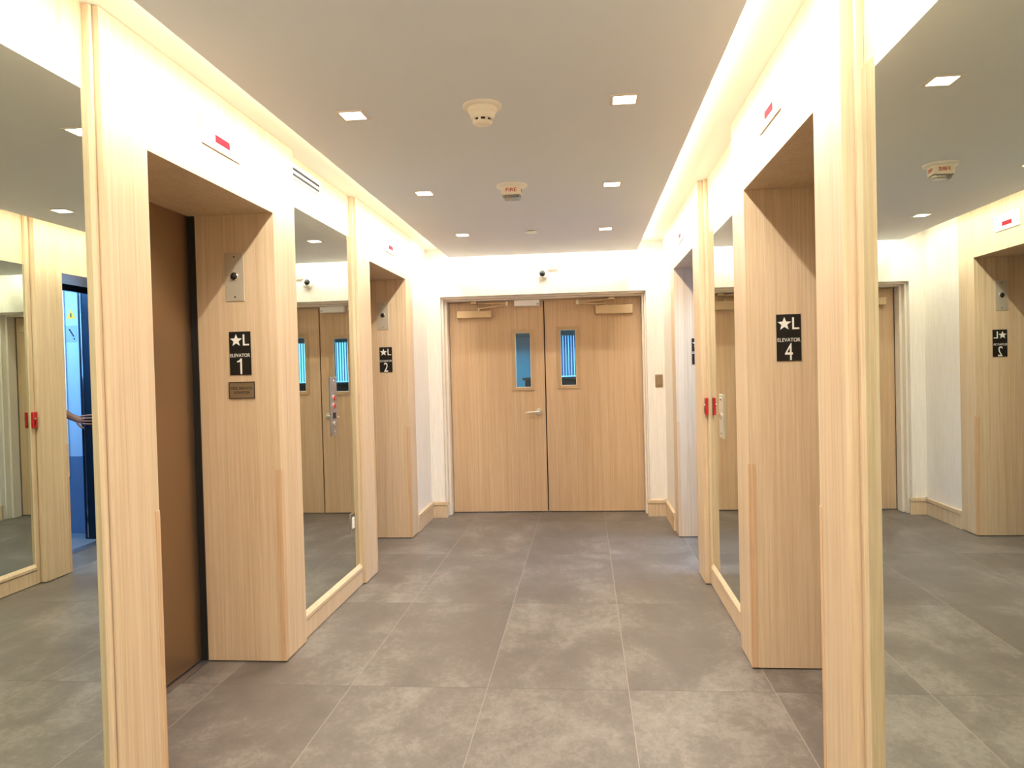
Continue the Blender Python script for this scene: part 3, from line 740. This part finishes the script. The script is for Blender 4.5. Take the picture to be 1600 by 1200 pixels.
for s_ in (-1, 1):
    build('eye', MB(Fr((HXC-.0865, PY+s_*.030, HZC+.006), (0, -1, 0), (0, 0, 1))).add([(.012*math.cos(2*math.pi*k/14), .0055*math.sin(2*math.pi*k/14), 0) for k in range(14)]+[(.007*math.cos(2*math.pi*k/14), .0035*math.sin(2*math.pi*k/14), .004) for k in range(14)],
          [(k, (k+1) % 14, 14+(k+1) % 14, 14+k) for k in range(14)]+[tuple(range(14, 28))]), M['letter'], per, smooth=True)
    build('iris', MB(Fr((HXC-.0903, PY+s_*.030, HZC+.006), (0, -1, 0), (0, 0, 1))).lathe([(.0042, 0), (.003, .001)], seg=14), M['hair'], per)
    build('eyebrow', MB().tube([(HXC-.089, PY+s_*.016, HZC+.026), (HXC-.087, PY+s_*.032, HZC+.030), (HXC-.076, PY+s_*.047, HZC+.025)], [.0025, .003, .0015], 8), M['hair'], per, smooth=True)
build('mouth', MB().tube([(HXC-.078, PY-.024, HZC-.064), (HXC-.088, PY, HZC-.066), (HXC-.078, PY+.024, HZC-.064)], [.002, .0055, .002], 8), M['lip'], per, smooth=True)
hr = build('hair', head_mesh(lambda c: c.z > .052 or c.x > .0 and c.z > -.055 or c.x > -.02 and c.z > .0, 1.07, .006), M['hair'], per, smooth=True)
so = hr.modifiers.new('thickness', 'SOLIDIFY'); so.thickness = .012; so.offset = -1
skin_mesh('shirt', [
 [(PX, PY, .84, .140), (PX, PY, .92, .142), (PX, PY, 1.05, .140), (PX, PY, 1.20, .158), (PX, PY, 1.32, .158), (PX, PY, 1.43, .078)],
 [('j', 4), (PX-.01, PY+.11, 1.372, .078), (PX-.03, PY+.175, 1.347, .068), (PX-.075, PY+.225, 1.305, .060), (PX-.125, PY+.275, 1.266, .056)],
 [('j', 4), (PX-.01, PY-.11, 1.372, .078), (PX-.01, PY-.175, 1.347, .068), (PX-.004, PY-.20, 1.28, .060), (PX+.0, PY-.217, 1.19, .056)]], M['shirt'], per)
skin_mesh('trousers', [
 [(PX, PY, 1.02, .128), (PX, PY, .88, .134)],
 [('j', 1), (PX, PY+.09, .82, .112), (PX, PY+.10, .66, .094), (PX-.005, PY+.10, .48, .072), (PX+.01, PY+.10, .30, .066), (PX+.012, PY+.10, .10, .062), (PX+.012, PY+.10, .05, .060)],
 [('j', 1), (PX, PY-.09, .82, .112), (PX, PY-.10, .66, .094), (PX-.005, PY-.10, .48, .072), (PX+.01, PY-.10, .30, .066), (PX+.012, PY-.10, .10, .062), (PX+.012, PY-.10, .05, .060)]], M['pants'], per)
for s in (-1, 1):
    skin_mesh('shoe', [[(PX+.045, PY+s*.10, .05, .040), (PX-.02, PY+s*.105, .05, .042), (PX-.10, PY+s*.11, .046, .040), (PX-.165, PY+s*.112, .040, .032)]], M['shoe'], per)
skin_mesh('ring', [[(kx-.012, ky-.008, HZ+.002, .0098), (kx-.020, ky-.007, HZ+.003, .0098)]], M['nail'], per, 1)

# ------------------------------------------------------------------ room seen through the door windows
RB = 10.2
struct('wall_office_left', MB().box(-2.4, -2.3, YB+.31, RB+.1, 0, 2.6), M['room'])
struct('wall_office_right', MB().box(2.6, 2.7, YB+.31, RB+.1, 0, 2.6), M['room'])
struct('wall_office_rear', MB().box(-2.3, -.72, RB, RB+.1, 0, 2.6).box(-.72, 1.4, RB, RB+.1, 0, 1.0).box(-.72, 1.4, RB, RB+.1, 1.95, 2.6).box(1.4, 2.6, RB, RB+.1, 0, 2.6), M['room'])
struct('wall_office_front', MB().box(-2.3, -1.86, YB+.305, YB+.34, 0, 2.6).box(1.12, 2.6, YB+.305, YB+.34, 0, 2.6).box(-1.86, 1.12, YB+.305, YB+.34, 2.52, 2.6), M['room'])
struct('ceiling_office', MB().box(-2.4, 2.7, YB+.305, RB+.1, 2.6, 2.66), M['cove'])
w = struct('window_1', MB().box(-.72, -.69, RB, RB+.06, 1.0, 1.95).box(1.37, 1.4, RB, RB+.06, 1.0, 1.95).box(-.69, 1.37, RB, RB+.06, 1.0, 1.03).box(-.69, 1.37, RB, RB+.06, 1.92, 1.95), M['white'])
build('window_pane', MB().box(-.69, 1.37, RB+.03, RB+.036, 1.03, 1.92), M['glass'], w)
struct('sky_outside', MB().box(-2.0, 4.0, RB+.75, RB+.78, .2, 3.2), M['sky'])
struct('beam_office', MB().box(-2.3, 2.6, RB-.32, RB-.20, 1.815, 2.6), M['furn'])
t = thing('vertical_blind', 'blue grey vertical blinds behind the right door window', 'blind', (.9, RB-.1, 1.30))
build('head_rail', MB().box(-.68, 1.36, RB-.13, RB-.07, 1.812, 1.84), M['white'], t, bevel=.002)
for k in range(56):
    x = -.66+k*.036; a = 1.0
    c, s_ = math.cos(a)*.026, math.sin(a)*.026
    pts = [(x-c, RB-.10-s_), (x-c*.4, RB-.098-s_*.35), (x+c*.4, RB-.094+s_*.35), (x+c, RB-.10+s_)]
    mbs = MB(); q = [(p[0]+.0006, p[1]-.0012) for p in reversed(pts)]
    mbs.prism(pts+q, 1.28, 1.812)
    build('slat', mbs, M['blind'], t)
t = thing('low_cabinet', 'dark low cabinet under the blinds behind the right door window', 'cabinet', (-.1, RB-.5, 0))
build('body', MB().box(-.75, .9, RB-.75, RB-.28, 0, 1.24), M['furn'], t, bevel=.004)
build('worktop', MB().box(-.78, .93, RB-.78, RB-.27, 1.24, 1.27), M['furn'], t, bevel=.004)

# ------------------------------------------------------------------ lights
WARM = (1, .95, .81)
def area(name, loc, rot, sx, sy, energy, col, spread=180):
    l = bpy.data.lights.new(name, 'AREA'); l.shape = 'RECTANGLE'; l.size = sx; l.size_y = sy; l.energy = energy; l.color = col; l.spread = math.radians(spread)
    o = bpy.data.objects.new(name, l); COL.objects.link(o); o.location = loc; o.rotation_euler = rot
    return o
P_UP = 4.0
P_COVE = 10.0   # watts per metre of strip
ln = LY1-LY0
tilt = math.radians(25)
zl = HC+.034
area('cove_lamp_left', (SL-.0085, (LY0+LY1)/2, zl), (0, tilt, 0), .013, ln, P_COVE*ln, WARM)
area('cove_lamp_right', (SR+.008, (LY0+LY1)/2, zl), (0, -tilt, 0), .013, ln, P_COVE*ln, WARM)
area('cove_lamp_end', ((SL+SR)/2, SB+.01, zl), (tilt, 0, 0), SR-SL-.1, .015, P_COVE*(SR-SL)*.6, WARM)
for nm, lc, sx, sy in (('cove_fill_left', (SL+.03, (LY0+LY1)/2, HC+.045), .02, ln), ('cove_fill_right', (SR-.03, (LY0+LY1)/2, HC+.045), .02, ln), ('cove_fill_end', ((SL+SR)/2, SB-.03, HC+.045), SR-SL-.1, .02)):
    area(nm, lc, (math.pi, 0, 0), sx, sy, P_UP*max(sx, sy), WARM)  # hidden fill strips added to brighten the cove ceiling
area('car_lamp', (1.95, 5.47, CZ-.02), (0, 0, 0),   .9, 1.1, 62, (.22, .52, 1))
area('office_lamp', (.2, 8.8, 2.55), (0, 0, 0), 2, 1.2, 90, (.55, .85, 1))

W = bpy.data.worlds.new('world'); S.world = W; W.use_nodes = True
W.node_tree.nodes['Background'].inputs[0].default_value = (.8, .85, 1, 1); W.node_tree.nodes['Background'].inputs[1].default_value = .02

# ------------------------------------------------------------------ camera
cam = bpy.data.cameras.new('camera'); co = bpy.data.objects.new('camera', cam); COL.objects.link(co)
cam.sensor_width = 36; cam.lens = F/1600*36; cam.clip_start = .02
def cdir(x2, y2, z2):
    c, s = math.cos(PITCH), math.sin(PITCH); t = YAW
    yc = y2*c+z2*s; zc = -y2*s+z2*c
    return Vector((x2*math.cos(t)-zc*math.sin(t), x2*math.sin(t)+zc*math.cos(t), -yc))
cr, sr_ = math.cos(ROLL), math.sin(ROLL)
rt = cdir(cr, sr_, 0); up = -cdir(-sr_, cr, 0); fw = cdir(0, 0, 1)
m = Matrix((rt, up, -fw)).transposed().to_4x4(); m.translation = (0, 0, CAMH)
co.matrix_world = m
S.camera = co

# ------------------------------------------------------------------ view
S.view_settings.view_transform = 'Standard'; S.view_settings.look = 'None'
S.view_settings.exposure = -0.04; S.view_settings.gamma = 1
try: S.view_settings.use_curve_mapping = False
except Exception: pass
S.cycles.max_bounces = 14; S.cycles.glossy_bounces = 8; S.cycles.diffuse_bounces = 6; S.cycles.transparent_max_bounces = 12
S.cycles.use_denoising = True
